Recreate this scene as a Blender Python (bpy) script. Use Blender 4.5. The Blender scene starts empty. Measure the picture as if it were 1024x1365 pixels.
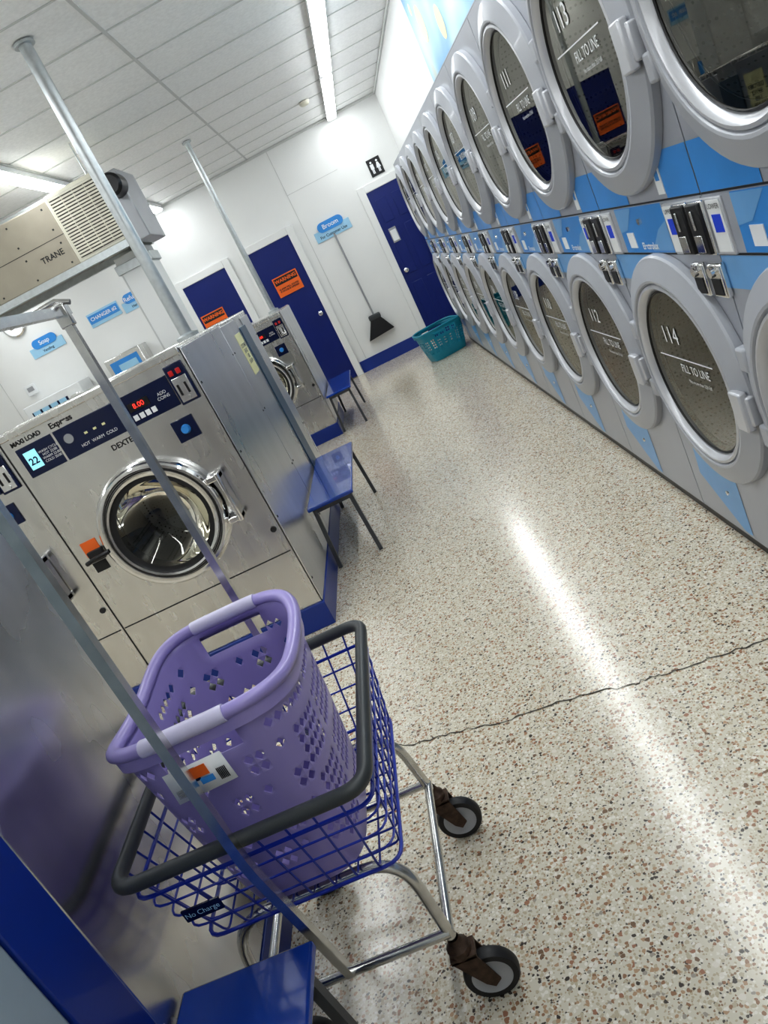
import bpy, bmesh, math, random
from mathutils import Vector, Matrix, Euler
random.seed(4)
scene=bpy.context.scene
COL=bpy.context.collection
try:
    scene.view_settings.view_transform='Standard'
    scene.view_settings.exposure=0.15
    scene.view_settings.look='None'
except Exception: pass
try: scene.view_settings.look='Medium High Contrast'
except Exception: pass

# ------------------------------------------------------------------ materials
def mat(name,color,rough=.5,metal=0.,var=.04,nscale=8.,emit=None,estr=0.,spec=.5,coat=0.,stretch=None,bump=0.):
    m=bpy.data.materials.new(name);m.use_nodes=True;nt=m.node_tree;N=nt.nodes;L=nt.links
    b=N['Principled BSDF'];b.inputs['Roughness'].default_value=rough;b.inputs['Metallic'].default_value=metal
    b.inputs['Specular IOR Level'].default_value=spec;b.inputs['Coat Weight'].default_value=coat
    tc=N.new('ShaderNodeTexCoord');mp=N.new('ShaderNodeMapping');nz=N.new('ShaderNodeTexNoise')
    if stretch: mp.inputs['Scale'].default_value=stretch
    nz.inputs['Scale'].default_value=nscale;nz.inputs['Detail'].default_value=3
    L.new(tc.outputs['Object'],mp.inputs[0]);L.new(mp.outputs[0],nz.inputs['Vector'])
    r=N.new('ShaderNodeValToRGB');c=color
    r.color_ramp.elements[0].color=(c[0]*(1-var),c[1]*(1-var),c[2]*(1-var),1);r.color_ramp.elements[0].position=.3
    r.color_ramp.elements[1].color=(min(1,c[0]*(1+var)),min(1,c[1]*(1+var)),min(1,c[2]*(1+var)),1);r.color_ramp.elements[1].position=.7
    L.new(nz.outputs['Fac'],r.inputs[0]);L.new(r.outputs[0],b.inputs['Base Color'])
    if metal>.5:
        mr=N.new('ShaderNodeMapRange');mr.inputs[3].default_value=rough*.8;mr.inputs[4].default_value=rough*1.3
        L.new(nz.outputs['Fac'],mr.inputs[0]);L.new(mr.outputs[0],b.inputs['Roughness'])
    if bump>0:
        bp=N.new('ShaderNodeBump');bp.inputs['Strength'].default_value=bump;bp.inputs['Distance'].default_value=.01
        L.new(nz.outputs['Fac'],bp.inputs['Height']);L.new(bp.outputs[0],b.inputs['Normal'])
    if emit:
        b.inputs['Emission Color'].default_value=(*emit,1);b.inputs['Emission Strength'].default_value=estr
    return m
M={}
M['wall']=mat('wall_paint',(.80,.81,.80),.55,var=.02,nscale=2)
M['ceil']=mat('ceiling_tile',(.86,.865,.855),.85,var=.05,nscale=45)
M['tbar']=mat('ceiling_tbar',(.58,.59,.58),.5)
M['steel']=mat('stainless_brushed',(.72,.715,.70),.25,1.,var=.05,nscale=3,stretch=(6,6,1.2),bump=.012)
M['steel2']=mat('stainless_panel',(.70,.705,.72),.28,1.,var=.08,nscale=1.8,stretch=(2,2,1),bump=.08)
M['steel3']=mat('stainless_painted_reflection',(.70,.70,.72),.26,1.,var=.24,nscale=2.0,stretch=(1,2.0,1.1),bump=.14)  # dark mottling in the colour stands in for a swirling dark reflection
M['chrome']=mat('chrome',(.82,.82,.82),.08,1.,var=.03)
M['tube']=mat('zinc_tube',(.62,.62,.61),.20,1.,var=.10,nscale=30)
M['galv']=mat('galvanized',(.50,.53,.54),.36,.85,var=.08,nscale=30)
M['slate']=mat('slate_strip',(.08,.13,.19),.35,.4)
M['grey']=mat('dryer_grey',(.40,.42,.47),.33,.1,var=.03,nscale=3,coat=.2)
M['ring']=mat('dryer_door_grey',(.41,.425,.46),.38,.0,var=.02,coat=.1)
M['ringin']=mat('dryer_bezel_light',(.58,.59,.62),.28,.3)
M['dark']=mat('dark_rubber',(.015,.015,.017),.5)
M['black']=mat('black_plastic',(.008,.008,.01),.35)
M['blue']=mat('blue_paint',(.004,.033,.25),.35,coat=.2)
M['door']=mat('blue_door_paint',(.003,.016,.16),.35)
M['bench']=mat('blue_laminate',(.006,.055,.34),.22,coat=.4)
M['wire']=mat('blue_wire_coat',(.006,.03,.38),.3,coat=.4)
M['panelblue']=mat('panel_blue',(.05,.29,.72),.3)
M['ltblue']=mat('panel_light_blue',(.17,.40,.72),.3)
M['paleblue']=mat('pale_blue',(.36,.62,.82),.3)
M['navy']=mat('navy_panel',(.004,.010,.05),.22)
M['white']=mat('white_plastic',(.80,.82,.83),.4)
M['ink']=mat('white_ink',(.85,.87,.9),.5)
M['inkblk']=mat('black_ink',(.01,.01,.012),.5)
M['orange']=mat('orange_sign',(.85,.16,.02),.5)
M['yellow']=mat('yellow_label',(.80,.78,.45),.5)
M['lcd']=mat('lcd_blue',(.01,.03,.3),.2,emit=(.02,.07,.6),estr=.3)
M['lcdg']=mat('lcd_cyan',(.3,.7,.8),.2,emit=(.35,.85,.95),estr=.5)
M['led']=mat('led_red',(.5,.02,.02),.3,emit=(1,.05,.03),estr=1.5)
M['red']=mat('red_button',(.6,.02,.02),.3)
M['purple']=mat('lavender_plastic',(.34,.29,.60),.33,var=.03,coat=.15)
M['turq']=mat('turquoise_plastic',(.01,.24,.34),.35)
M['gripw']=mat('grip_white',(.66,.63,.82),.35)
M['vinyl']=mat('grey_vinyl',(.050,.056,.060),.42,var=.1)
M['rust']=mat('rusty_fork',(.09,.06,.045),.5,.7,var=.35,nscale=60)
M['hub']=mat('wheel_hub',(.42,.43,.45),.4)
M['tan']=mat('hvac_tan',(.34,.31,.25),.4,.3)
M['cream']=mat('hvac_cream',(.62,.60,.50),.45)
M['hgrey']=mat('hvac_grey',(.35,.36,.38),.4,.3)
M['cabgrey']=mat('cabinet_blue_grey',(.36,.44,.49),.35,.2)
M['legs']=mat('bench_leg_steel',(.10,.105,.115),.4,.5)
M['lamp']=mat('lamp_diffuser',(.9,.9,.9),.5,emit=(.95,.985,1.0),estr=16.5)
M['crack']=mat('crack_dark',(.06,.05,.04),.8)

def drum_mat():
    m=bpy.data.materials.new('perforated_drum');m.use_nodes=True;nt=m.node_tree;N=nt.nodes;L=nt.links
    b=N['Principled BSDF'];b.inputs['Metallic'].default_value=.9;b.inputs['Roughness'].default_value=.3
    tc=N.new('ShaderNodeTexCoord');v=N.new('ShaderNodeTexVoronoi');v.inputs['Scale'].default_value=60;v.inputs['Randomness'].default_value=.15
    L.new(tc.outputs['Object'],v.inputs['Vector']);r=N.new('ShaderNodeValToRGB');r.color_ramp.interpolation='LINEAR'
    r.color_ramp.elements[0].position=.22;r.color_ramp.elements[0].color=(.01,.01,.01,1)
    r.color_ramp.elements[1].position=.30;r.color_ramp.elements[1].color=(.40,.40,.40,1)
    L.new(v.outputs['Distance'],r.inputs[0]);L.new(r.outputs[0],b.inputs['Base Color']);return m
M['drum']=drum_mat()
def glass_mat(name,tint,ior,rough=.01):
    m=bpy.data.materials.new(name);m.use_nodes=True;nt=m.node_tree;N=nt.nodes;L=nt.links
    for n in list(N):
        if n.type!='OUTPUT_MATERIAL': N.remove(n)
    o=[n for n in N if n.type=='OUTPUT_MATERIAL'][0]
    t=N.new('ShaderNodeBsdfTransparent');t.inputs[0].default_value=(*tint,1)
    g=N.new('ShaderNodeBsdfGlossy');g.inputs[0].default_value=(.88,.86,.78,1);g.inputs['Roughness'].default_value=rough
    f=N.new('ShaderNodeFresnel');f.inputs[0].default_value=ior
    mx=N.new('ShaderNodeMixShader');L.new(f.outputs[0],mx.inputs[0]);L.new(t.outputs[0],mx.inputs[1]);L.new(g.outputs[0],mx.inputs[2]);L.new(mx.outputs[0],o.inputs[0])
    return m
M['glass']=glass_mat('dryer_glass',(.44,.45,.45),1.9)
M['wglass']=glass_mat('washer_glass',(.5,.52,.52),1.6)

def terrazzo():
    m=bpy.data.materials.new('terrazzo');m.use_nodes=True;nt=m.node_tree;N=nt.nodes;L=nt.links
    b=N['Principled BSDF'];b.inputs['Roughness'].default_value=.17;b.inputs['Specular IOR Level'].default_value=.6
    tc=N.new('ShaderNodeTexCoord')
    nz=N.new('ShaderNodeTexNoise');nz.inputs['Scale'].default_value=110;nz.inputs['Detail'].default_value=2
    L.new(tc.outputs['Object'],nz.inputs['Vector'])
    vm=N.new('ShaderNodeVectorMath');vm.operation='MULTIPLY_ADD';vm.inputs[1].default_value=(.007,.007,.007)
    L.new(nz.outputs['Color'],vm.inputs[0]);L.new(tc.outputs['Object'],vm.inputs[2])
    big=N.new('ShaderNodeTexNoise');big.inputs['Scale'].default_value=1.2;L.new(tc.outputs['Object'],big.inputs['Vector'])
    rb=N.new('ShaderNodeValToRGB');rb.color_ramp.elements[0].color=(.64,.595,.485,1);rb.color_ramp.elements[1].color=(.72,.675,.56,1)
    L.new(big.outputs['Fac'],rb.inputs[0]);base=rb.outputs[0]
    specs=[(165,.33,[(0,None),(.50,(.52,.44,.31)),(.70,(.32,.21,.13)),(.79,(.80,.76,.67)),(.92,(.11,.095,.08))],(3,1,0)),
           (103,.35,[(0,None),(.56,(.48,.32,.20)),(.65,(.53,.46,.33)),(.77,(.33,.185,.11)),(.84,(.82,.78,.70)),(.935,(.08,.065,.055)),(.97,(.38,.34,.28))],(0,0,0)),
           (66,.26,[(0,None),(.90,(.37,.19,.12)),(.935,(.76,.71,.62)),(.97,(.22,.14,.09))],(7,4,0))]
    for sc,th,cols,off in specs:
        mp=N.new('ShaderNodeMapping');mp.inputs['Location'].default_value=off;L.new(vm.outputs[0],mp.inputs[0])
        v=N.new('ShaderNodeTexVoronoi');v.voronoi_dimensions='2D';v.inputs['Scale'].default_value=sc;L.new(mp.outputs[0],v.inputs['Vector'])
        sp=N.new('ShaderNodeSeparateColor');L.new(v.outputs['Color'],sp.inputs[0])
        cr=N.new('ShaderNodeValToRGB');cr.color_ramp.interpolation='CONSTANT';e=cr.color_ramp.elements
        mk=N.new('ShaderNodeMath');mk.operation='GREATER_THAN';mk.inputs[1].default_value=cols[1][0];L.new(sp.outputs[0],mk.inputs[0])
        first=cols[1:]
        e[0].position=0;e[0].color=(*first[0][1],1);e[1].position=first[1][0];e[1].color=(*first[1][1],1)
        for p,c in first[2:]:
            q=e.new(p);q.color=(*c,1)
        L.new(sp.outputs[0],cr.inputs[0])
        ms=N.new('ShaderNodeMath');ms.operation='MULTIPLY_ADD';ms.inputs[1].default_value=.25;ms.inputs[2].default_value=th-.05;L.new(sp.outputs[1],ms.inputs[0])
        lt=N.new('ShaderNodeMath');lt.operation='LESS_THAN';L.new(v.outputs['Distance'],lt.inputs[0]);L.new(ms.outputs[0],lt.inputs[1])
        mm=N.new('ShaderNodeMath');mm.operation='MULTIPLY';L.new(lt.outputs[0],mm.inputs[0]);L.new(mk.outputs[0],mm.inputs[1])
        mx=N.new('ShaderNodeMix');mx.data_type='RGBA';L.new(mm.outputs[0],mx.inputs[0]);L.new(base,mx.inputs[6]);L.new(cr.outputs[0],mx.inputs[7]);base=mx.outputs[2]
    L.new(base,b.inputs['Base Color']);return m
M['floor']=terrazzo()

def mural():
    m=bpy.data.materials.new('mural_print');m.use_nodes=True;nt=m.node_tree;N=nt.nodes;L=nt.links
    b=N['Principled BSDF'];b.inputs['Roughness'].default_value=.4
    tc=N.new('ShaderNodeTexCoord');nz=N.new('ShaderNodeTexNoise');nz.inputs['Scale'].default_value=1.6;nz.inputs['Detail'].default_value=1;L.new(tc.outputs['Object'],nz.inputs['Vector'])
    r=N.new('ShaderNodeValToRGB');e=r.color_ramp.elements;e[0].position=.35;e[0].color=(.16,.40,.66,1);e[1].position=.5;e[1].color=(.27,.52,.70,1)
    q=e.new(.60);q.color=(.42,.62,.72,1);q=e.new(.70);q.color=(.55,.57,.46,1);L.new(nz.outputs['Fac'],r.inputs[0]);L.new(r.outputs[0],b.inputs['Base Color']);return m
M['mural']=mural()

# ------------------------------------------------------------------ helpers
def finish(name,bm,m,parent=None,bevel=0,loc=(0,0,0),sharp=35,solid=0):
    me=bpy.data.meshes.new(name);bmesh.ops.recalc_face_normals(bm,faces=bm.faces[:]);bm.to_mesh(me);bm.free()
    if isinstance(m,(list,tuple)):
        for q in m: me.materials.append(q)
    else: me.materials.append(m)
    me.shade_smooth();me.set_sharp_from_angle(angle=math.radians(sharp))
    o=bpy.data.objects.new(name,me);COL.objects.link(o);o.location=loc
    if parent: o.parent=parent
    if solid:
        s=o.modifiers.new('sol','SOLIDIFY');s.thickness=solid;s.offset=0
    if bevel:
        b=o.modifiers.new('bev','BEVEL');b.width=bevel;b.segments=2;b.limit_method='ANGLE';b.angle_limit=math.radians(40)
    return o
def G(name,loc=(0,0,0),rz=0):
    e=bpy.data.objects.new(name,None);COL.objects.link(e);e.location=loc;e.rotation_euler=(0,0,rz);e.empty_display_size=.1;return e
def dup(src,name,loc,rz=0,skip=()):
    e=G(name,loc,rz)
    for c in list(src.children):
        if c.name.split('.')[0] in skip: continue
        o=bpy.data.objects.new(c.name.split('.')[0],c.data);COL.objects.link(o);o.parent=e;o.location=c.location;o.rotation_euler=c.rotation_euler;o.scale=c.scale
        for md in c.modifiers:
            n=o.modifiers.new(md.name,md.type)
            if md.type=='BEVEL': n.width=md.width;n.segments=2;n.limit_method='ANGLE';n.angle_limit=md.angle_limit
            if md.type=='SOLIDIFY': n.thickness=md.thickness;n.offset=md.offset
    return e
def addbox(bm,x0,x1,y0,y1,z0,z1,omit=()):
    v=[bm.verts.new((x,y,z)) for z in (z0,z1) for y in (y0,y1) for x in (x0,x1)]
    F={'z0':(0,2,3,1),'z1':(4,5,7,6),'y0':(0,1,5,4),'y1':(2,6,7,3),'x0':(0,4,6,2),'x1':(1,3,7,5)}
    fs=[]
    for k,f in F.items():
        if k not in omit: fs.append(bm.faces.new([v[i] for i in f]))
    return fs
def box(name,x0,x1,y0,y1,z0,z1,m,parent=None,bevel=0,omit=()):
    bm=bmesh.new();addbox(bm,x0,x1,y0,y1,z0,z1,omit);return finish(name,bm,m,parent,bevel)
def boxes(name,L,m,parent=None,bevel=0):
    bm=bmesh.new()
    for b in L: addbox(bm,*b)
    return finish(name,bm,m,parent,bevel)
def lathe_bm(bm,prof,o,ax,seg=48,mi=0):
    ax=Vector(ax).normalized();t=Vector((0,0,1)) if abs(ax.z)<.9 else Vector((1,0,0))
    U=ax.cross(t).normalized();V=ax.cross(U);o=Vector(o);rings=[]
    for r,h in prof:
        if r<1e-6: rings.append([bm.verts.new(o+ax*h)])
        else: rings.append([bm.verts.new(o+ax*h+U*(r*math.cos(2*math.pi*i/seg))+V*(r*math.sin(2*math.pi*i/seg))) for i in range(seg)])
    for a,b in zip(rings,rings[1:]):
        for i in range(seg):
            j=(i+1)%seg
            if len(a)==1 and len(b)==1: continue
            if len(a)==1: f=bm.faces.new((a[0],b[j],b[i]))
            elif len(b)==1: f=bm.faces.new((a[i],a[j],b[0]))
            else: f=bm.faces.new((a[i],a[j],b[j],b[i]))
            f.material_index=mi
def lathe(name,prof,o,ax,m,parent=None,seg=48,sharp=35):
    bm=bmesh.new();lathe_bm(bm,prof,o,ax,seg);return finish(name,bm,m,parent,sharp=sharp)
def fillet(pts,r,n=5,closed=False):
    pts=[Vector(p) for p in pts];out=[];N=len(pts)
    for i,p in enumerate(pts):
        if not closed and i in (0,N-1): out.append(p);continue
        a=pts[(i-1)%N];c=pts[(i+1)%N];d1=(a-p);d2=(c-p);k=min(r,d1.length*.49,d2.length*.49)
        s=p+d1.normalized()*k;e=p+d2.normalized()*k
        for j in range(n+1):
            t=j/n;out.append(s*(1-t)**2+p*2*t*(1-t)+e*t*t)
    return out
def sweep(bm,pts,r,seg=8,closed=False,sq=False,cap=True):
    pts=[Vector(p) for p in pts];N=len(pts)
    def tan(i):
        if closed: return (pts[(i+1)%N]-pts[i-1]).normalized()
        return (pts[min(i+1,N-1)]-pts[max(i-1,0)]).normalized()
    t0=tan(0);ref=Vector((0,0,1)) if abs(t0.z)<.9 else Vector((1,0,0))
    n=(ref-t0*ref.dot(t0)).normalized();rings=[]
    rx,rz=(r if isinstance(r,tuple) else (r,r))
    for i in range(N):
        t=tan(i);n=(n-t*n.dot(t)).normalized();b=t.cross(n);ring=[]
        s=4 if sq else seg
        for k in range(s):
            a=2*math.pi*(k+(.5 if sq else 0))/s;q=math.sqrt(2) if sq else 1
            ring.append(bm.verts.new(pts[i]+n*(math.cos(a)*rz*q)+b*(math.sin(a)*rx*q)))
        rings.append(ring)
    s=len(rings[0])
    for i in range(N if closed else N-1):
        a=rings[i];b=rings[(i+1)%N]
        for k in range(s): bm.faces.new((a[k],a[(k+1)%s],b[(k+1)%s],b[k]))
    if not closed and cap:
        bm.faces.new(rings[0]);bm.faces.new(rings[-1][::-1])
def tubes(name,L,m,parent=None,seg=8):
    bm=bmesh.new()
    for it in L:
        sweep(bm,it[0],it[1],seg,closed=(len(it)>2 and it[2]),sq=(len(it)>3 and it[3]))
    return finish(name,bm,m,parent,sharp=50)
def holed_plate(bm,f,s0,s1,t0,t1,cs,ct,r,n=64):
    angs=[2*math.pi*i/n for i in range(n)]+[math.atan2(t-ct,s-cs)%(2*math.pi) for s in (s0,s1) for t in (t0,t1)]
    angs=sorted(set(round(a,5) for a in angs));I=[];O=[]
    for a in angs:
        c,s=math.cos(a),math.sin(a);k=1e9
        if c>1e-9:k=min(k,(s1-cs)/c)
        if c<-1e-9:k=min(k,(s0-cs)/c)
        if s>1e-9:k=min(k,(t1-ct)/s)
        if s<-1e-9:k=min(k,(t0-ct)/s)
        I.append(bm.verts.new(f(cs+r*c,ct+r*s)));O.append(bm.verts.new(f(cs+k*c,ct+k*s)))
    for i in range(len(angs)):
        j=(i+1)%len(angs);bm.faces.new((I[i],I[j],O[j],O[i]))
FACE={'-y':(math.pi/2,0,0),'-x':(math.pi/2,0,-math.pi/2),'x':(math.pi/2,0,math.pi/2)}
tcache={}
def text(name,body,size,loc,face,m,parent=None,bold=0,align='CENTER',rot=0,sx=1):
    key=(body,size,m.name,bold,align)
    if key not in tcache:
        cu=bpy.data.curves.new(name,'FONT');cu.body=body;cu.size=size;cu.align_x=align;cu.align_y='CENTER';cu.offset=bold;cu.materials.append(m);tcache[key]=cu
    o=bpy.data.objects.new(name,tcache[key]);COL.objects.link(o);o.location=loc
    o.rotation_euler=(Euler(FACE[face]).to_matrix()@Matrix.Rotation(rot,3,'Z')).to_euler()
    o.scale=(sx,1,1)
    if parent:o.parent=parent
    return o
def poly(name,P,m,parent=None):
    bm=bmesh.new()
    for pts in (P if isinstance(P[0][0],(tuple,list)) else [P]): bm.faces.new([bm.verts.new(p) for p in pts])
    return finish(name,bm,m,parent)

# ------------------------------------------------------------------ room
XL,XW,YB,YF,ZC=-6.6,1.109,10.51,-3.0,3.056
box('floor',XL-.1,1.75,YF-.1,YB+.1,-.1,0,M['floor'])
box('ceiling',XL-.1,1.75,YF-.1,YB+.1,ZC,ZC+.1,M['ceil'])
box('wall_back',XL-.1,1.75,YB,YB+.1,0,ZC,M['wall'])
box('wall_front',XL-.1,1.75,YF-.1,YF,0,ZC,M['wall'])
box('wall_left',XL-.1,XL,YF,YB,0,ZC,M['wall'])
box('wall_right',1.65,1.75,YF,YB,0,ZC,M['wall'])
box('wall_right_bulkhead',XW,1.649,YF+.001,9.215,2.118,ZC-.001,M['wall'])
box('wall_right_end',XW,1.649,9.215,YB-.001,.001,ZC-.001,M['wall'])
tb=[]
x=-.68-1.22*5
while x<1.1: tb.append((x-.010,x+.010,YF,YB-.002,ZC-.006,ZC-.0005));x+=1.22
y=YB-.35
while y>YF: tb.append((XL,XW-.002,y-.007,y+.007,ZC-.005,ZC-.0006));y-=.61
boxes('trim_ceiling_grid',tb,M['tbar'])
boxes('trim_crown',[(XL,XW-.002,YB-.018,YB-.001,ZC-.03,ZC-.0065),(XW-.018,XW-.001,YF+.01,YB-.02,ZC-.03,ZC-.0065)],M['tbar'])
boxes('baseboard_back',[(-.53,.38,YB-.015,YB-.001,0,.16),(-1.46,-1.34,YB-.015,YB-.001,0,.16),(XL,-2.32,YB-.015,YB-.001,0,.16)],M['blue'])
box('baseboard_right',XW-.015,XW-.001,9.22,YB-.02,0,.16,M['blue'])
boxes('trim_wall_seams',[(x-.004,x+.004,YB-.004,YB-.0005,.17,ZC-.03) for x in (-.42,-2.62,-3.84,-5.06)]+[(-.42,.3,YB-.004,YB-.0005,2.46,2.466)],M['tbar'])

def crack():
    key=[(-.62,2.20),(-.49,2.14),(-.36,2.12),(-.22,2.07),(-.05,2.055),(.08,2.03),(.21,1.98),(.28,1.985),(.35,1.96),(.47,1.95),(.63,1.93),(.83,1.88)]
    P=[]
    for a,b in zip(key,key[1:]):
        for k in range(7):
            t=k/7;P.append((a[0]*(1-t)+b[0]*t+random.uniform(-.004,.004),a[1]*(1-t)+b[1]*t+random.uniform(-.008,.008)))
    bm=bmesh.new();pr=None
    for p in P:
        w=random.uniform(.0012,.0034);c=(bm.verts.new((p[0],p[1]-w,.0018)),bm.verts.new((p[0],p[1]+w,.0018)))
        if pr: bm.faces.new((pr[0],c[0],c[1],pr[1]))
        pr=c
    finish('floor_crack',bm,M['crack'])
crack()

# ------------------------------------------------------------------ lights
def fixture(x,y0,y1,first=[None]):
    w=.062;cy=(y0+y1)/2
    if first[0] is None:
        g=G('fluorescent_light_fixture',(x,cy,ZC));l=(y1-y0)/2
        box('housing',-w,w,-l,l,-.052,-.007,M['white'],g,.004)
        bm=bmesh.new();prof=[(-w+.003,-.0525),(-w+.010,-.064),(-.035,-.074),(.035,-.074),(w-.010,-.064),(w-.003,-.0525)]
        a=[bm.verts.new((p[0],-l+.02,p[1])) for p in prof];b=[bm.verts.new((p[0],l-.02,p[1])) for p in prof]
        for i in range(5): bm.faces.new((a[i],a[i+1],b[i+1],b[i]))
        bm.faces.new(a);bm.faces.new(b[::-1])
        finish('diffuser',bm,M['lamp'],g)
        boxes('end_caps',[(-w,w,-l-.004,-l+.02,-.065,-.007),(-w,w,l-.02,l+.004,-.065,-.007)],M['white'],g)
        first[0]=g
    else: dup(first[0],'fluorescent_light_fixture',(x,cy,ZC))
for rx in (.50,-1.97,-4.41):
    for y0 in (8.02,5.55,3.08,.61,-1.86): fixture(rx,y0,y0+2.40)

g=G('ceiling_smoke_detector',(.23,8.92,ZC));lathe('body',[(0,-.045),(.04,-.045),(.055,-.03),(.06,-.0065)],(0,0,0),(0,0,1),M['cream'],g,24)

# ------------------------------------------------------------------ doors
def wall_door(n,x0,x1,panels=True,sign=None,knob='r'):
    g=G(f'door_{n}',((x0+x1)/2,YB-.002,0));w=(x1-x0)/2;zt=2.045
    box('slab',-w,w,-.03,0,.012,zt,M['door'],g,.002)
    cas=.095
    boxes('casing',[(-w-cas,-w,-.045,0,0,zt+cas),(w,w+cas,-.045,0,0,zt+cas),(-w,w,-.045,0,zt,zt+cas)],M['wall'],g,.006)
    pw=w-.10
    L=[]
    for (a,b) in ((.20,.80),(.92,1.52),(1.62,1.92)):
        for s in (-1,1):
            xa,xb=sorted((s*.04,s*(pw+.03)));L.append((xa,xb,-.038,-.029,a,b))
    if panels: boxes('raised_panels',L,M['door'],g,.012)
    kx=w-.07 if knob=='r' else -w+.07
    lathe('knob',[(.03,0),(.03,-.012),(.012,-.02),(.012,-.045),(.028,-.055),(.03,-.07),(.018,-.082),(0,-.084)],(kx,-.03,.98),(0,1,0),M['chrome'],g,20)
    if sign:
        sx0,sx1,z0,z1=sign;c=(x0+x1)/2
        box('warning_sign',sx0-c,sx1-c,-.046,-.040,z0,z1,M['orange'],g)
        boxes('warning_sign_border',[(sx0-c+.015,sx1-c-.015,-.0475,-.0462,z1-.105,z1-.015)],M['inkblk'],g)
        text('warning_word','WARNING',.062,((sx0+sx1)/2-c,-.049,z1-.06),'-y',M['orange'],g,.002)
        text('warning_text','ALARM WILL SOUND\nIF DOOR IS OPENED',.030,((sx0+sx1)/2-c,-.0475,z0+.08),'-y',M['inkblk'],g,.001)
    return g
wall_door(3,.50,1.0,True,None,'l')
wall_door(2,-1.22,-.63,False,(-1.09,-.74,1.38,1.64),'r')
wall_door(1,-2.20,-1.57,False,(-2.17,-1.84,1.37,1.63),'r')
g=G('door_notice',(.62,YB-.045,1.45));box('plate',-.05,.05,-.004,0,-.1,.09,M['hgrey'],g);box('strip',-.04,.04,-.006,-.004,-.08,.06,M['white'],g)

g=G('restroom_sign',(.75,YB-.001,2.285));box('plate',-.09,.09,-.012,0,-.105,.105,M['black'],g,.004)
bm=bmesh.new()
for cx,sk in ((-.04,0),(.04,1)):
    lathe_bm(bm,[(0,0),(.014,0)],(cx,-.0135,.062),(0,-1,0),12)
    if sk: vs=[(cx-.012,.042),(cx+.012,.042),(cx+.03,-.025),(cx-.03,-.025)]
    else: vs=[(cx-.022,.042),(cx+.022,.042),(cx+.022,-.02),(cx-.022,-.02)]
    bm.faces.new([bm.verts.new((a,-.0135,b)) for a,b in vs])
    for s in (-1,1): bm.faces.new([bm.verts.new((cx+s*.008+d,-.0135,z)) for d,z in ((-.006,-.02),(.006,-.02),(.006,-.075),(-.006,-.075))])
finish('figures',bm,M['ink'],g)
def pill(bm,x0,x1,z0,z1,y0,y1,n=8):
    r=(z1-z0)/2;pts=[]
    for i in range(n+1):
        a=-math.pi/2+math.pi*i/n;pts.append((x1-r+r*math.cos(a),(z0+z1)/2+r*math.sin(a)))
    for i in range(n+1):
        a=math.pi/2+math.pi*i/n;pts.append((x0+r+r*math.cos(a),(z0+z1)/2+r*math.sin(a)))
    A=[bm.verts.new((p[0],y0,p[1])) for p in pts];B=[bm.verts.new((p[0],y1,p[1])) for p in pts]
    bm.faces.new(A);bm.faces.new(B[::-1])
    for i in range(len(pts)): j=(i+1)%len(pts);bm.faces.new((A[i],B[i],B[j],A[j]))
def sign(name,x,z,w,t1,t2):
    g=G(name,(x,YB-.001,z))
    box('board',-w/2,w/2,-.012,0,-.10,.03,M['paleblue'],g,.003)
    bm=bmesh.new();pill(bm,-w*.36,w*.36,-.005,.12,-.02,-.005);finish('title_pill',bm,M['panelblue'],g)
    text('title',t1,.080,(0,-.022,.056),'-y',M['ink'],g,.001)
    text('subtitle',t2,.050,(0,-.014,-.055),'-y',M['navy'],g,.0005)
sign('broom_wall_sign',-.08,1.87,.50,'Broom','For Customer Use')
sign('refund_wall_sign',-2.86,2.20,.34,'Refund','Here')
g=G('changer_wall_sign',(-3.30,YB-.001,2.22));box('board',-.23,.23,-.012,0,-.09,.09,M['paleblue'],g,.003);box('board_band',-.22,.22,-.016,-.012,-.045,.065,M['panelblue'],g,.003);text('title','CHANGER #2',.064,(0,-.018,.01),'-y',M['ink'],g,.001)
sign('soap_wall_sign',-4.2,2.22,.5,'Soap','Vending')

g=G('hanging_broom',(-.07,YB-.06,0))
tubes('handle',[([(-.015,0,1.80),(0,0,.66)],.013)],M['hgrey'],g)
bm=bmesh.new()
A=[(-.07,-.03,.60),(.07,-.03,.60),(.07,.03,.60),(-.07,.03,.60)];B=[(-.20,-.045,.36),(.18,-.045,.39),(.18,.045,.39),(-.20,.045,.36)]
a=[bm.verts.new(p) for p in A];b=[bm.verts.new(p) for p in B]
for i in range(4): bm.faces.new((a[i],a[(i+1)%4],b[(i+1)%4],b[i]))
bm.faces.new(a);bm.faces.new(b[::-1]);finish('bristles',bm,M['black'],g)
box('head_cap',-.085,.085,-.035,.035,.585,.66,M['vinyl'],g,.02)
tubes('wall_hook',[([(0,.055,1.76),(0,.0,1.76),(0,-.02,1.775)],.005)],M['chrome'],g)

g=G('coin_change_machine',(-3.25,YB-.22,0))
box('cabinet',-.26,.26,-.2,.2,.0,1.68,M['steel'],g,.01);box('display_label',-.2,.2,-.206,-.2,1.42,1.62,M['panelblue'],g);box('label_white',-.1,.16,-.21,-.206,1.46,1.56,M['paleblue'],g)
box('bill_slot',-.06,.06,-.225,-.2,1.12,1.22,M['black'],g,.005);box('coin_tray',-.09,.09,-.24,-.2,.78,.86,M['chrome'],g,.01)
g=G('soap_vending_machine',(-4.35,YB-.24,0))
box('cabinet',-.42,.42,-.22,.22,0,1.62,M['white'],g,.01);box('window_panel',-.34,.2,-.228,-.22,.75,1.52,M['navy'],g)
boxes('product_boxes',[(-.32+.13*i,-.22+.13*i,-.234,-.228,.8+.27*j,.98+.27*j) for i in range(4) for j in range(3)],M['paleblue'],g)
box('coin_panel',.24,.38,-.236,-.22,.9,1.5,M['chrome'],g,.005)
g=G('wall_thermostat',(-4.72,YB-.001,1.80));box('body',-.08,.08,-.03,0,-.07,.07,M['white'],g,.008);box('screen',-.045,.045,-.033,-.03,-.02,.04,M['hgrey'],g)
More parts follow.
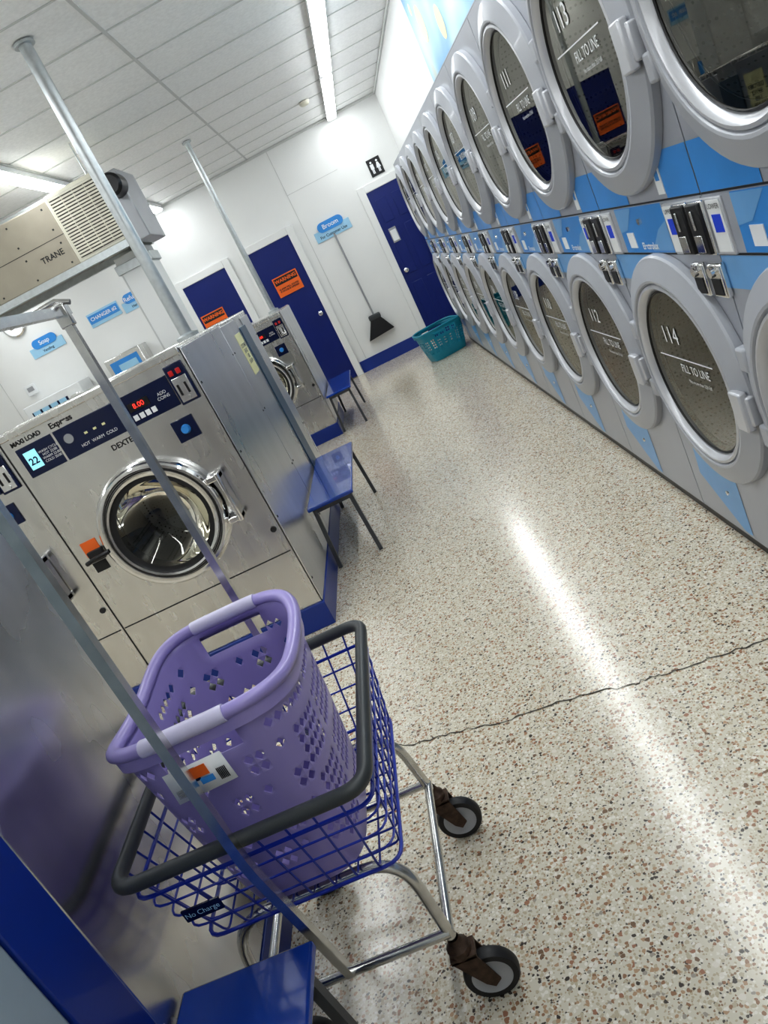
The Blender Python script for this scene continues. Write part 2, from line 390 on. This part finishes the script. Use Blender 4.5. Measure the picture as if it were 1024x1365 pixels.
g=G('wall_clock',(-4.45,YB-.001,2.62));lathe('rim',[(.15,0),(.155,-.03),(.135,-.04),(.13,-.02)],(0,0,0),(0,1,0),M['chrome'],g,32);lathe('face',[(0,-.02),(.132,-.02)],(0,0,0),(0,1,0),M['white'],g,32)
tubes('hands',[([(0,-.024,0),(.06,-.024,.05)],.004),([(0,-.024,0),(-.02,-.024,.1)],.003)],M['black'],g)
g=G('posted_notice',(-2.62,YB-.001,1.86));box('paper',-.12,.12,-.005,0,-.16,.16,M['cream'],g);text('lines','NOTICE\nno dyeing\nno rubber',.05,(0,-.007,.02),'-y',M['inkblk'],g)

g=G('wall_mural_print',(XW-.001,5.05,2.56));box('print',-.008,0,-1.3,1.3,-.33,.36,M['mural'],g)
bm=bmesh.new()
for cy,cz,r in ((.9,.05,.12),(.3,-.1,.10),(-.35,.08,.16),(1.1,.2,.04)): lathe_bm(bm,[(0,0),(r,0)],(-.0095,cy,cz),(-1,0,0),24)
finish('citrus_shapes',bm,M['yellow'],g)

# ------------------------------------------------------------------ dryers
XD=.845
def dryer():
    g=G('stacked_dryer',(XD,2.391,0));H=.3975
    f=lambda s,t:(0,s,t)
    bm=bmesh.new()
    holed_plate(bm,f,-H,H,.045,1.086,0,.697,.27)
    holed_plate(bm,f,-H,H,1.248,2.111,0,1.675,.27)
    bm.faces.new([bm.verts.new(p) for p in ((0,-H,1.086),(0,H,1.086),(0,H,1.248),(0,-H,1.248))])
    addbox(bm,0,.70,-H,H,.045,2.111,omit=('x0',))
    finish('cabinet',bm,M['grey'],g)
    box('kick_base',.010,.66,-.4,.4,0,.044,M['black'],g)
    boxes('seam_lines',[(-.0012,.0,-H,H,1.086,1.091),(-.0012,.0,-H,H,1.243,1.248)],M['dark'],g)
    for k,zc in enumerate((.697,1.675)):
        n='lower' if k==0 else 'upper'
        lathe(f'drum_{n}',[(.275,.004),(.285,.05),(.285,.50),(.27,.52),(.06,.52),(.05,.49),(0,.49)],(0,0,zc),(1,0,0),M['drum'],g,40)
        lathe(f'door_ring_{n}',[(.396,-.001),(.396,-.022),(.391,-.029),(.384,-.031),(.376,-.0335),(.326,-.050),(.318,-.049),(.311,-.036)],(0,0,zc),(1,0,0),M['ring'],g,64,sharp=14)
        lathe(f'door_bezel_{n}',[(.313,-.034),(.309,-.046),(.300,-.048),(.290,-.040),(.284,-.020)],(0,0,zc),(1,0,0),M['ringin'],g,64)
        lathe(f'gasket_{n}',[(.286,-.022),(.278,-.03),(.272,-.012),(.272,.006)],(0,0,zc),(1,0,0),M['dark'],g,48)
        lathe(f'door_glass_{n}',[(0,-.026),(.276,-.026)],(0,0,zc),(1,0,0),M['glass'],g,48)
        boxes(f'latch_{n}',[(-.062,-.036,-.388,-.325,zc-.105,zc+.015),(-.048,-.001,-.397,-.362,zc-.09,zc-.0)],M['ringin'],g,.006)
        boxes(f'hinge_{n}',[(-.042,-.001,.345,.394,zc+.08,zc+.15),(-.042,-.001,.345,.394,zc-.15,zc-.08)],M['ring'],g,.008)
        box(f'fill_line_{n}',-.0285,-.0275,-.19,.20,zc+.045,zc+.049,M['ink'],g)
        text(f'fill_text_{n}','FILL TO LINE',.042,(-.0285,-.05,zc+.012),'-x',M['ink'],g,.0002,sx=.85)
        text(f'fill_text_small_{n}','No more than 2/3 full',.018,(-.0285,-.06,zc-.03),'-x',M['ink'],g)
    box('band_blue',-.004,-.0005,-.14,.25,1.094,1.240,M['panelblue'],g)
    boxes('band_light',[(-.004,-.0005,-.397,-.14,1.094,1.240),(-.004,-.0005,.25,.397,1.094,1.240)],M['grey'],g)
    poly('band_swoosh',[[(-.0048,-.14,1.10),(-.0048,.02,1.10),(-.0048,-.07,1.165),(-.0048,-.14,1.19)],[(-.0048,.25,1.238),(-.0048,.10,1.238),(-.0048,.18,1.17),(-.0048,.25,1.16)]],M['ltblue'],g)
    text('brand_text','Electrolux',.030,(-.006,.03,1.115),'-x',M['ink'],g,.0008)
    lathe('lock',[(0,-.012),(.010,-.012),(.011,-.004)],(0,.05,1.195),(1,0,0),M['chrome'],g,16)
    box('price_label',-.006,-.004,.14,.2,1.11,1.16,M['ink'],g)
    q=-.0015
    def arcpoly(s,zc,z0,ya,yb,R=.385,n=8):
        pts=[(q,s*yb,z0),(q,s*ya,z0)]
        for i in range(n+1):
            yy=ya+(yb-ya)*i/n;dz=math.sqrt(max(0,R*R-yy*yy));dz=max(dz,.30)
            pts.append((q,s*yy,zc+(dz if z0>zc else -dz)))
        return pts
    poly('corner_graphics_upper',[arcpoly(1,1.675,1.249,.10,.397),arcpoly(-1,1.675,1.249,.20,.397)],M['panelblue'],g)
    poly('corner_graphics_lower',[arcpoly(1,.697,1.085,.06,.397)],M['ltblue'],g)
    poly('base_graphics',[(q,.315,.215),(q,.30,.33),(q,.0,.33),(q,-.0,.058),(q,.055,.058)],M['ltblue'],g)
    lathe('base_lock',[(0,-.006),(.009,-.006),(.01,0)],(0,.10,.20),(1,0,0),M['chrome'],g,14)
    boxes('coin_plate',[(-.010,-.0005,-.51,-.16,1.090,1.236)],M['ringin'],g,.003)
    boxes('price_cards',[(-.0125,-.010,-.235,-.165,1.100,1.230),(-.0125,-.010,-.505,-.435,1.100,1.230)],M['white'],g)
    boxes('card_displays',[(-.0135,-.0125,-.225,-.180,1.150,1.195),(-.0135,-.0125,-.495,-.450,1.150,1.195)],M['lcd'],g)
    boxes('coin_mechs',[(-.028,-.010,-.325,-.250,1.098,1.230),(-.028,-.010,-.420,-.345,1.098,1.230)],M['black'],g,.004)
    boxes('coin_mech_rims',[(-.020,-.010,-.331,-.244,1.094,1.234),(-.020,-.010,-.426,-.339,1.094,1.234)],M['chrome'],g,.003)
    boxes('coin_faces',[(-.031,-.028,-.305,-.262,1.105,1.15),(-.031,-.028,-.400,-.357,1.105,1.15),(-.034,-.028,-.292,-.282,1.165,1.215),(-.034,-.028,-.387,-.377,1.165,1.215)],M['chrome'],g,.002)
    text('upper_text','UPPER',.018,(-.0137,-.2,1.215),'-x',M['inkblk'],g)
    text('lower_text','LOWER',.018,(-.0137,-.47,1.215),'-x',M['inkblk'],g)
    boxes('coin_return_frames',[(-.02,-.0005,-.318,-.246,.975,1.070),(-.02,-.0005,-.418,-.346,.975,1.070)],M['chrome'],g,.006)
    boxes('coin_return_cups',[(-.022,-.02,-.306,-.258,.985,1.03),(-.022,-.02,-.406,-.358,.985,1.03)],M['dark'],g)
    for yy in (-.282,-.382): lathe('return_button',[(0,-.032),(.014,-.032),(.015,-.02)],(0,yy,1.05),(1,0,0),M['chrome'],g,14)
    box('side_label',-.004,-.0018,-.20,-.155,1.262,1.345,M['white'],g)
    box('side_label_band',-.005,-.004,-.19,-.165,1.30,1.34,M['panelblue'],g)
    return g
D0=dryer()
allD=[(0,D0)]
for k in (-4,-3,-2,-1,1,2,3,4,5,6,7,8):
    allD.append((k,dup(D0,'stacked_dryer',(XD,2.391+.801*k,0))))
for k,g in allD:
    text('number_upper',str(113-2*k),.085,(-.0285,.06,1.675+.125),'-x',M['ink'],g,.0)
    text('number_lower',str(114-2*k),.085,(-.0285,.06,.697+.125),'-x',M['ink'],g,.0)
box('trim_dryer_top',XD+.0,XW+.02,-1.25,9.2,2.112,2.117,M['grey'])

# ------------------------------------------------------------------ washers
def washer(name,loc,H=1.48,rz=0,W=.926,D=1.03):
    g=G(name,loc,rz);cx,cz,R=.47,.82*H/1.48,.30
    bm=bmesh.new();holed_plate(bm,lambda s,t:(s,0,t),0,W,.13,H,cx,cz,.232);addbox(bm,0,W,0,D,.13,H,omit=('y0',))
    finish('cabinet',bm,M['steel'],g,.006)
    boxes('front_seams',[(.01,W-.01,-.0015,.0,.428,.434),(.0,.006,-.002,0,.14,H-.01)],M['dark'],g)
    box('top_trim',0,W,-.012,.02,H-.03,H+.004,M['steel'],g,.006)
    lathe('drum',[(.232,0),(.28,.04),(.28,.50),(.24,.53),(0,.53)],(cx,0,cz),(0,1,0),M['drum'],g,40)
    lathe('drum_hub',[(0,.49),(.05,.50),(.09,.529)],(cx,0,cz),(0,1,0),M['chrome'],g,24)
    lathe('door_ring',[(R,0),(R+.005,-.03),(R-.004,-.055),(R-.014,-.066),(R-.026,-.066),(R-.034,-.050),(R-.044,-.050),(R-.052,-.062),(R-.062,-.060),(R-.070,-.03),(R-.074,.02)],(cx,0,cz),(0,1,0),M['chrome'],g,56,sharp=25)
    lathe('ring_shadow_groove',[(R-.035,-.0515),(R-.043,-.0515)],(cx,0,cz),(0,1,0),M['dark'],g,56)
    lathe('gasket',[(R-.066,-.040),(R-.088,-.042),(R-.094,.02),(.228,.03)],(cx,0,cz),(0,1,0),M['dark'],g,48)
    lathe('door_glass',[(R-.086,-.038),(R-.10,-.02),(.15,.05),(.09,.075),(0,.082)],(cx,0,cz),(0,1,0),M['wglass'],g,48,sharp=80)
    boxes('hinge',[(cx+R-.02,cx+R+.05,-.075,0,cz+.075,cz+.105),(cx+R-.02,cx+R+.05,-.075,0,cz-.135,cz-.105),(cx+R+.03,cx+R+.05,-.08,-.005,cz-.14,cz+.11)],M['chrome'],g,.006)
    tubes('door_handle',[([(cx-R+.02,-.07,cz),(cx-R-.04,-.085,cz),(cx-R-.10,-.075,cz-.01)],.011)],M['black'],g)
    box('handle_plate',cx-R-.105,cx-R-.03,-.02,0,cz-.03,cz+.025,M['dark'],g,.004)
    box('caution_label',cx-R-.115,cx-R-.035,-.003,-.0005,cz+.0,cz+.075,M['orange'],g)
    box('caution_label_b',cx-R-.115,cx-R-.045,-.003,-.0005,cz-.085,cz-.035,M['inkblk'],g)
    z0=H-.222;z1=H-.082
    box('control_panel',.05,W-.11,-.008,0,z0,z1,M['navy'],g,.002)
    boxes('panel_dividers',[(.235,.245,-.010,-.008,z0,z1),(.555,.565,-.010,-.008,z0,z1)],M['steel'],g)
    box('price_display',.075,.135,-.011,-.008,z0+.03,z1-.025,M['lcdg'],g)
    text('price_digits','22',.045,(.105,-.012,z0+.065),'-y',M['navy'],g,.001)
    text('panel_note','WASH CYCLE\nHOT 22:00\nWARM 22:00\nCOLD 20:00',.016,(.19,-.0095,z0+.065),'-y',M['ink'],g)
    lathe('logo_disc',[(0,-.010),(.022,-.010),(.022,-.008)],(.295,0,z0+.085),(0,1,0),M['hgrey'],g,20)
    text('logo_text','HOT  WARM  COLD',.02,(.42,-.0095,z0+.03),'-y',M['ink'],g)
    boxes('select_lights',[(.37+.045*i,.385+.045*i,-.0105,-.008,z0+.07,z0+.08) for i in range(3)],M['yellow'],g)
    box('digit_window',.60,.70,-.011,-.008,z0+.062,z0+.10,M['black'],g)
    text('digits','8.00',.032,(.65,-.012,z0+.081),'-y',M['led'],g)
    boxes('keypad',[(.60+.03*i,.622+.03*i,-.011,-.008,z0+.02,z0+.045) for i in range(4)],M['ink'],g)
    text('panel_note_b','ADD\nCOINS',.02,(.765,-.0095,z0+.07),'-y',M['ink'],g)
    box('coin_panel',W-.105,W-.015,-.012,0,z0-.01,z1+.03,M['navy'],g,.004)
    box('coin_plate',W-.095,W-.025,-.016,-.012,z0+.0,z1-.03,M['chrome'],g,.003)
    boxes('coin_slots',[(W-.085,W-.075,-.018,-.016,z0+.03,z0+.08),(W-.05,W-.04,-.018,-.016,z0+.03,z0+.08)],M['black'],g)
    boxes('red_buttons',[(W-.09,W-.07,-.022,-.012,z1-.018,z1+.006),(W-.055,W-.035,-.022,-.012,z1-.018,z1+.006)],M['red'],g,.003)
    lathe('key_lock',[(0,-.02),(.011,-.02),(.012,-.012)],(W-.06,0,z0+.012),(0,1,0),M['chrome'],g,14)
    box('start_pad',W-.20,W-.095,-.008,0,z0-.155,z0-.055,M['navy'],g,.002)
    lathe('start_knob',[(0,-.03),(.016,-.03),(.02,-.022),(.022,-.008)],(W-.147,0,z0-.105),(0,1,0),M['panelblue'],g,20)
    text('maker_text','DEXTER',.035,(.50,-.002,z0-.04),'-y',M['inkblk'],g,.0006)
    text('model_text','Express',.036,(.30,-.002,H-.057),'-y',M['inkblk'],g,.001)
    text('load_text','MAXI LOAD',.028,(.12,-.002,H-.057),'-y',M['inkblk'],g,.001)
    lathe('side_button',[(0,-.008),(.014,-.008),(.015,0)],(W+.0-.03,0,.56),(0,1,0),M['dark'],g,14)
    return g
XS=-.839
W1=washer('front_load_washer',(XS-.928,3.33,0))
dup(W1,'front_load_washer',(XS-.928*2,3.33,0));dup(W1,'front_load_washer',(XS-.928*3,3.33,0))
for i in range(3): dup(W1,'front_load_washer',(XS-.001-.928*i,5.45,0),math.pi)
W2=washer('front_load_washer',(XS-.928,7.39,0),H=1.32)
dup(W2,'front_load_washer',(XS-.928*2,7.39,0));dup(W2,'front_load_washer',(XS-.928*3,7.39,0))
def platform(name,x0,x1,y0,y1):
    box(name,x0,x1,y0,y1,0,.128,M['blue'],None,.004)
platform('washer_platform',XS-2.80,XS+.012,3.315,5.47)
platform('washer_platform',XS-2.80,XS+.012,7.375,8.48)
g=G('end_panel_cladding',(XS+.001,3.33,0))
boxes('sheets',[(0,.006,.004,1.0,.132,1.47),(0,.006,1.01,1.56,.132,1.46),(0,.006,1.80,2.115,.132,1.45)],M['steel2'],g,.002)
box('service_strip',.0,.014,1.565,1.795,.132,1.40,M['slate'],g,.003)
boxes('screws',[(.006,.009,yy-.005,yy+.005,zz-.005,zz+.005) for yy in (.03,.97,1.04,2.08) for zz in (.25,.6,.95,1.3)],M['dark'],g)
box('service_label',.006,.009,1.30,1.50,1.12,1.38,M['yellow'],g)
text('label_text','CUSTOMER\nSERVICE\n1-800\n555-0199',.034,(.0095,1.40,1.25),'x',M['navy'],g,.0004)
g=G('end_panel_cladding',(XS+.001,7.39,0))
boxes('sheets',[(0,.006,.004,.52,.132,1.31),(0,.006,.53,1.03,.132,1.31)],M['steel2'],g,.002)

XN=-.93
g=G('commercial_washer_bank',(XN,1.03,0))
box('steel_end_panel',-.9,0,.0,.60,.13,1.50,M['steel3'],g,.006)
box('blue_corner_trim',-.9,.004,-.125,-.001,.0,1.52,M['blue'],g,.003)
box('grey_cabinet',-.9,-.002,-1.6,-.126,.13,1.50,M['cabgrey'],g,.006)
box('toe_base',-.9,.004,.0,.60,0,.129,M['blue'],g,.003)
box('toe_base_near',-.9,.004,-1.6,-.126,0,.129,M['blue'],g,.003)

for (x,y,r,zb) in ((-1.00,4.28,.034,1.485),(-.95,7.92,.026,1.325)):
    g=G('ceiling_support_pole',(x,y,0))
    lathe('pipe',[(r,zb),(r,ZC-.012)],(0,0,0),(0,0,1),M['galv'],g,20)
    lathe('flange',[(r,ZC-.02),(r+.02,ZC-.02),(r+.02,ZC-.007)],(0,0,0),(0,0,1),M['galv'],g,20)
    lathe('base_flange',[(r,zb+.03),(r+.03,zb+.02),(r+.03,zb)],(0,0,0),(0,0,1),M['galv'],g,20)
g=G('hanging_hvac_unit',(-2.2,6.26,2.28))
box('cabinet',-1.1,.40,-.25,.30,.02,.50,M['tan'],g,.01)
box('grille_frame',.36,.80,-.26,.28,.02,.52,M['cream'],g,.01)
boxes('grille_recess',[(.39,.77,-.264,-.259,.05,.49)],M['dark'],g)
boxes('grille_louvers',[(.39,.77,-.275,-.262,.055+.022*i,.069+.022*i) for i in range(20)]+[(.39+.095*i-.003,.39+.095*i+.003,-.277,-.262,.05,.49) for i in range(5)],M['cream'],g)
box('control_box',.81,.93,-.26,.24,-.03,.47,M['hgrey'],g,.008)
lathe('blower_motor',[(0,-.14),(.06,-.14),(.08,-.12),(.085,0),(.085,.02)],(.88,-.27,.36),(0,1,0),M['black'],g,24)
boxes('base_rail',[(-1.1,.8,-.27,-.22,-.03,.02),(-1.1,.8,.25,.30,-.03,.02)],M['galv'],g)
boxes('seams',[(-.35,-.345,-.252,-.25,.03,.49),(-.345,.36,-.252,-.25,.25,.254)],M['dark'],g)
boxes('screws',[(a,a+.012,-.254,-.25,b,b+.012) for a in (-.3,0,.3) for b in (.05,.2,.3,.45)],M['dark'],g)
text('brand','TRANE',.06,(.20,-.253,.15),'-y',M['inkblk'],g,.001)
# suspension: strut rails just above the unit, short hangers kept clear of the light row
boxes('strut_rails',[(-1.12,.82,-.16,-.12,.505,.535),(-1.12,.82,.17,.21,.505,.535)],M['galv'],g)
tubes('hanger_rods',[([(.70,-.14,.53),(.70,-.14,ZC-2.28-.007)],.005),([(.70,.19,.53),(.70,.19,ZC-2.28-.007)],.005),([(-.95,-.14,.53),(-.95,-.14,ZC-2.28-.007)],.005),([(-.95,.19,.53),(-.95,.19,ZC-2.28-.007)],.005)],M['galv'],g)
g=G('supply_duct_riser',(-1.545,6.36,0));box('duct',-.135,.135,-.12,.13,.0,2.245,M['wall'],g,.006);box('collar',-.155,.155,-.14,.15,2.12,2.19,M['galv'],g,.004);boxes('corner_beads',[(-.137,-.125,-.123,-.12,0.01,2.12),(.125,.137,-.123,-.12,0.01,2.12)],M['tbar'],g)

# ------------------------------------------------------------------ benches
def bench(x0,x1,y0,y1,z=.40):
    g=G('blue_bench',((x0+x1)/2,(y0+y1)/2,0));a=(x1-x0)/2;b=(y1-y0)/2
    box('seat',-a,a,-b,b,z-.022,z,M['bench'],g,.006)
    boxes('apron',[(-a+.02,a-.02,-b+.03,-b+.05,z-.05,z-.022),(-a+.02,a-.02,b-.05,b-.03,z-.05,z-.022),(-a+.02,-a+.04,-b+.05,b-.05,z-.05,z-.022),(a-.04,a-.02,-b+.05,b-.05,z-.05,z-.022)],M['legs'],g)
    L=[]
    for sx in (-1,1):
        for sy in (-1,1): L.append(([(sx*(a-.03),sy*(b-.05),z-.025),(sx*(a-.012),sy*(b-.02),0.003)],.011,False,True))
    tubes('legs',L,M['legs'],g)
bench(-.818,-.540,3.95,5.06);bench(-.818,-.552,7.40,8.44);bench(-.920,-.63,.0,1.12,.405)

# ------------------------------------------------------------------ baskets
def sup(a,b,t,n=4.0):
    c,s=math.cos(t),math.sin(t);r=(abs(c/a)**n+abs(s/b)**n)**(-1/n);return r*c,r*s
def basket(name,loc,top,bot,H,m,grip,nu=64,nv=14,hrow=2,holes=None,rim=.016,rz=0,dip=.0,hs=.94):
    g=G(name,loc,rz);bm=bmesh.new()
    def loop(a,b,n):
        P=[];K=720;pts=[sup(a,b,2*math.pi*i/K) for i in range(K)]
        d=[0]
        for i in range(K): q=pts[(i+1)%K];d.append(d[-1]+math.hypot(q[0]-pts[i][0],q[1]-pts[i][1]))
        j=0
        for i in range(n):
            tgt=d[-1]*i/n
            while d[j+1]<tgt:j+=1
            f=(tgt-d[j])/(d[j+1]-d[j]);p=pts[j];q=pts[(j+1)%K];P.append((p[0]*(1-f)+q[0]*f,p[1]*(1-f)+q[1]*f))
        return P
    def topz(x,y):
        return H+dip*(abs(y)/top[1])**2-dip*.6*(abs(x)/top[0])**4*(1-(abs(y)/top[1])**2)
    rows=[]
    LT=loop(*top,nu)
    for j in range(nv+1):
        t=j/nv;tt=t**.8
        a=bot[0]+(top[0]-bot[0])*tt;b=bot[1]+(top[1]-bot[1])*tt
        P=loop(a,b,nu);row=[]
        for i,p in enumerate(P):
            row.append(bm.verts.new((p[0],p[1],t*topz(*LT[i]))))
        rows.append(row)
    for j in range(nv):
        for i in range(nu):
            k=(i+1)%nu
            q=[rows[j][i],rows[j][k],rows[j+1][k],rows[j+1][i]]
            px,py=LT[i];mx=(LT[i][0]+LT[k][0])/2
            inh=abs(mx)<top[0]*.50 and abs(py)>top[1]*.75
            if j>=nv-1-hrow and j<nv-1 and inh: continue
            if holes(i,j,nu,nv) and not (inh and j>=nv-2-hrow):
                c=sum((v.co for v in q),Vector())/4
                B=bm.verts.new(c+((q[0].co+q[1].co)/2-c)*hs);Rr=bm.verts.new(c+((q[1].co+q[2].co)/2-c)*hs)
                T=bm.verts.new(c+((q[2].co+q[3].co)/2-c)*hs);Lf=bm.verts.new(c+((q[3].co+q[0].co)/2-c)*hs)
                for tr in ((q[0],q[1],B),(q[1],q[2],Rr),(q[2],q[3],T),(q[3],q[0],Lf),(q[0],B,Lf),(q[1],Rr,B),(q[2],T,Rr),(q[3],Lf,T)): bm.faces.new(tr)
            else: bm.faces.new(q)
    bm.faces.new(rows[0])
    finish('body',bm,m,g,sharp=60,solid=.0025)
    pts=[(p[0]*1.02,p[1]*1.02,topz(*p)) for p in loop(*top,96)]
    bm=bmesh.new();sweep(bm,pts,(rim,rim*.9),12,closed=True);finish('rolled_rim',bm,m,g,sharp=70)
    bm=bmesh.new();A=[bm.verts.new((p[0]*1.05,p[1]*1.05,topz(*p)-.002)) for p in loop(*top,96)];Bv=[bm.verts.new((p[0]*1.045,p[1]*1.045,topz(*p)-.036)) for p in loop(*top,96)]
    C=[bm.verts.new((p[0]*.985,p[1]*.985,topz(*p)-.034)) for p in loop(*top,96)]
    for i in range(96): j=(i+1)%96;bm.faces.new((A[i],A[j],Bv[j],Bv[i]))
    for i in range(96): j=(i+1)%96;bm.faces.new((Bv[i],Bv[j],C[j],C[i]))
    finish('rim_skirt',bm,m,g,sharp=50)
    if grip:
        bm=bmesh.new()
        for s in (-1,1):
            seg=[(p[0]*1.02,p[1]*1.02,topz(*p)) for p in loop(*top,192) if p[1]*s>top[1]*.75 and abs(p[0])<top[0]*.46]
            seg.sort(key=lambda q:q[0]);sweep(bm,seg,(rim*1.16,rim*1.06),14)
        finish('grips',bm,grip,g,sharp=60)
    return g
def ph(i,j,nu,nv):
    if j<2 or j>nv-3: return False
    ang=i/nu
    side=(ang<.13 or ang>.87 or (.37<ang<.63))
    if side: return j%5!=4 and i%6!=5
    q=(i+(0 if (j//3)%2==0 else 3))%6
    return q in (1,2) and j%3!=2 or (q==4 and j%3==1)
basket('purple_laundry_basket',(-.62,1.365,.452),(.180,.222),(.135,.165),.445,M['purple'],M['gripw'],nu=62,nv=18,hrow=2,holes=ph,rim=.015,dip=.02)
basket('turquoise_laundry_basket',(.535,8.90,.004),(.27,.21),(.21,.15),.34,M['turq'],None,nu=60,nv=12,hrow=2,holes=lambda i,j,a,b:(2<j<b-3) and i%3!=0 ,rim=.014,rz=.3,dip=.01)
g=G('basket_price_tag',(-.625,1.112,.838));
bm=bmesh.new();bm.faces.new([bm.verts.new(p) for p in ((-.06,-.004,-.035),(.06,-.004,-.03),(.055,.0,.03),(-.06,.0,.028))]);finish('card',bm,M['white'],g,solid=.001)
box('card_dark',-.035,.002,-.0065,-.005,-.004,.024,M['navy'],g);box('card_orange',-.012,.022,-.0075,-.0065,.002,.024,M['orange'],g);box('card_blue',.0,.025,-.0075,-.0055,-.014,-.002,M['panelblue'],g);boxes('barcode',[(.034+.003*i,.0355+.003*i,-.0065,-.005,-.02,.004) for i in range(6)],M['inkblk'],g);boxes('print_lines',[(-.052,-.012,-.0065,-.005,-.012-.006*i,-.0095-.006*i) for i in range(3)],M['hgrey'],g)

# ------------------------------------------------------------------ cart
def cart():
    g=G('wire_laundry_cart',(-.63,1.41,0))
    ax,ay=.257,.312;bx0,bx1,by0,by1=-.232,.212,-.215,.285
    zt,zb=.695,.43
    rimp=fillet([(-ax,-ay,zt),(ax,-ay,zt),(ax,ay,zt),(-ax,ay,zt)],.05,6,True)
    tubes('vinyl_bumper_rim',[(rimp,.0150,True)],M['vinyl'],g,12)
    def at(t):
        return (bx0*(1-t)-ax*t,bx1*(1-t)+ax*t,by0*(1-t)-ay*t,by1*(1-t)+ay*t,zb+(zt-zb)*t)
    L=[]
    for t,r in ((0,.0045),(.22,.0026),(.44,.0026),(.64,.0026),(.80,.0045)):
        x0,x1,y0,y1,z=at(t);L.append((fillet([(x0,y0,z),(x1,y0,z),(x1,y1,z),(x0,y1,z)],.04,4,True),r,True))
    nx,ny=9,11
    for i in range(1,nx):
        f=i/nx;xt=-ax+2*ax*f;xb=bx0+(bx1-bx0)*f
        L.append((fillet([(xt,-ay,zt),(xb,by0,zb),(xb,by1,zb),(xt,ay,zt)],.02,3),.0025))
    for i in range(1,ny):
        f=i/ny;yt=-ay+2*ay*f;yb=by0+(by1-by0)*f
        L.append((fillet([(-ax,yt,zt),(bx0,yb,zb+.004),(bx1,yb,zb+.004),(ax,yt,zt)],.02,3),.0025))
    tubes('blue_wire_basket',L,M['wire'],g,6)
    lx0,lx1,ly0,ly1=-.215,.215,-.21,.26
    L=[]
    for y in (ly0,ly1):
        ym=y+(.03 if y<0 else -.03)
        L.append((fillet([(lx0,y,.165),(lx0+.02,ym,.412),(lx1-.02,ym,.412),(lx1,y,.165)],.09,7),.0125))
    L.append(([(lx0,ly0,.205),(lx0,ly1,.205)],.011));L.append(([(lx1,ly0,.205),(lx1,ly1,.205)],.011))
    L.append(([(lx0,ly0,.205),(lx1,ly0,.205)],.011));L.append(([(lx0,ly1,.205),(lx1,ly1,.205)],.011))
    tubes('chrome_frame',L,M['tube'],g,12)
    x=0.0
    A=[(x-.015,-.215,.205),(x,-.335,.66),(x,-.335,1.66)]
    B=[(x-.015,.26,.205),(x,.335,.66),(x,.335,1.66)]
    bm=bmesh.new()
    for P in (A,B): sweep(bm,fillet(P,.05,4),(.0095,.0095),4,sq=True)
    finish('rack_posts',bm,M['tube'],g,sharp=30)
    tubes('rack_top_bar',[([(x,-.42,1.665),(x,.37,1.665)],.010,False,True),([(x-.12,.335,1.685),(x,.335,1.69),(x+.03,.335,1.675)],.006)],M['tube'],g,8)
    boxes('rack_brackets',[(x-.016,x+.016,-.345,-.325,1.63,1.68),(x-.016,x+.016,.325,.345,1.63,1.68)],M['tube'],g,.003)
    for i,(cx,cy,dx) in enumerate(((lx0,ly0,.035),(lx1,ly0,.035),(lx0,ly1,.03),(lx1,ly1,.03))):
        wx=cx+dx
        lathe(f'caster_stem_{i}',[(.013,.19),(.017,.175),(.026,.165),(.026,.145),(.018,.135),(0,.135)],(cx,cy,0),(0,0,1),M['rust'],g,16)
        bm=bmesh.new()
        for s in (-1,1):
            yy=cy+s*.0215
            A=[(cx-.025,.145),(cx+.03,.145),(wx+.018,.06),(wx,.045),(wx-.016,.06)]
            v0=[bm.verts.new((a,yy-.002,b)) for a,b in A];v1=[bm.verts.new((a,yy+.002,b)) for a,b in A]
            bm.faces.new(v0);bm.faces.new(v1[::-1])
            for k in range(5): bm.faces.new((v0[k],v1[k],v1[(k+1)%5],v0[(k+1)%5]))
        addbox(bm,cx-.026,cx+.032,cy-.0235,cy+.0235,.14,.15)
        finish(f'caster_fork_{i}',bm,M['rust'],g)
        lathe(f'caster_tire_{i}',[(.045,-.0145),(.058,-.0145),(.0615,-.009),(.0620,0),(.0615,.009),(.058,.0145),(.045,.0145)],(wx,cy,.062),(0,1,0),M['dark'],g,32)
        lathe(f'caster_hub_{i}',[(0,-.0185),(.012,-.0185),(.013,-.012),(.036,-.010),(.046,-.0145),(.046,.0145),(.036,.010),(.013,.012),(.012,.0185),(0,.0185)],(wx,cy,.062),(0,1,0),M['hub'],g,28)
    box('name_plate',-.19,-.11,-ay+.022,-ay+.026,zb+.122,zb+.150,M['navy'],g)
    text('plate_text','No Charge',.016,(-.15,-ay+.0205,zb+.136),'-y',M['paleblue'],g,.0)
    return g
cart()

# ------------------------------------------------------------------ world + camera
w=bpy.data.worlds.new('World');scene.world=w;w.use_nodes=True
w.node_tree.nodes['Background'].inputs[0].default_value=(.8,.88,1,1);w.node_tree.nodes['Background'].inputs[1].default_value=.3
f,p,r,yw=1005.227,.316,.474,.111
F=Vector((-math.sin(yw),math.cos(yw),0));Rv=Vector((math.cos(yw),math.sin(yw),0));Z=Vector((0,0,1))
fwd=math.cos(p)*F-math.sin(p)*Z;up=math.sin(p)*F+math.cos(p)*Z
ix=math.cos(r)*Rv-math.sin(r)*up;iy=math.sin(r)*Rv+math.cos(r)*up
cd=bpy.data.cameras.new('camera');cam=bpy.data.objects.new('camera',cd);COL.objects.link(cam)
mw=Matrix((( ix.x,iy.x,-fwd.x,0),(ix.y,iy.y,-fwd.y,0),(ix.z,iy.z,-fwd.z,1.5),(0,0,0,1)))
cam.matrix_world=mw
cd.sensor_fit='VERTICAL';cd.sensor_height=36;cd.lens=36*f/1365;cd.clip_start=.02
scene.camera=cam
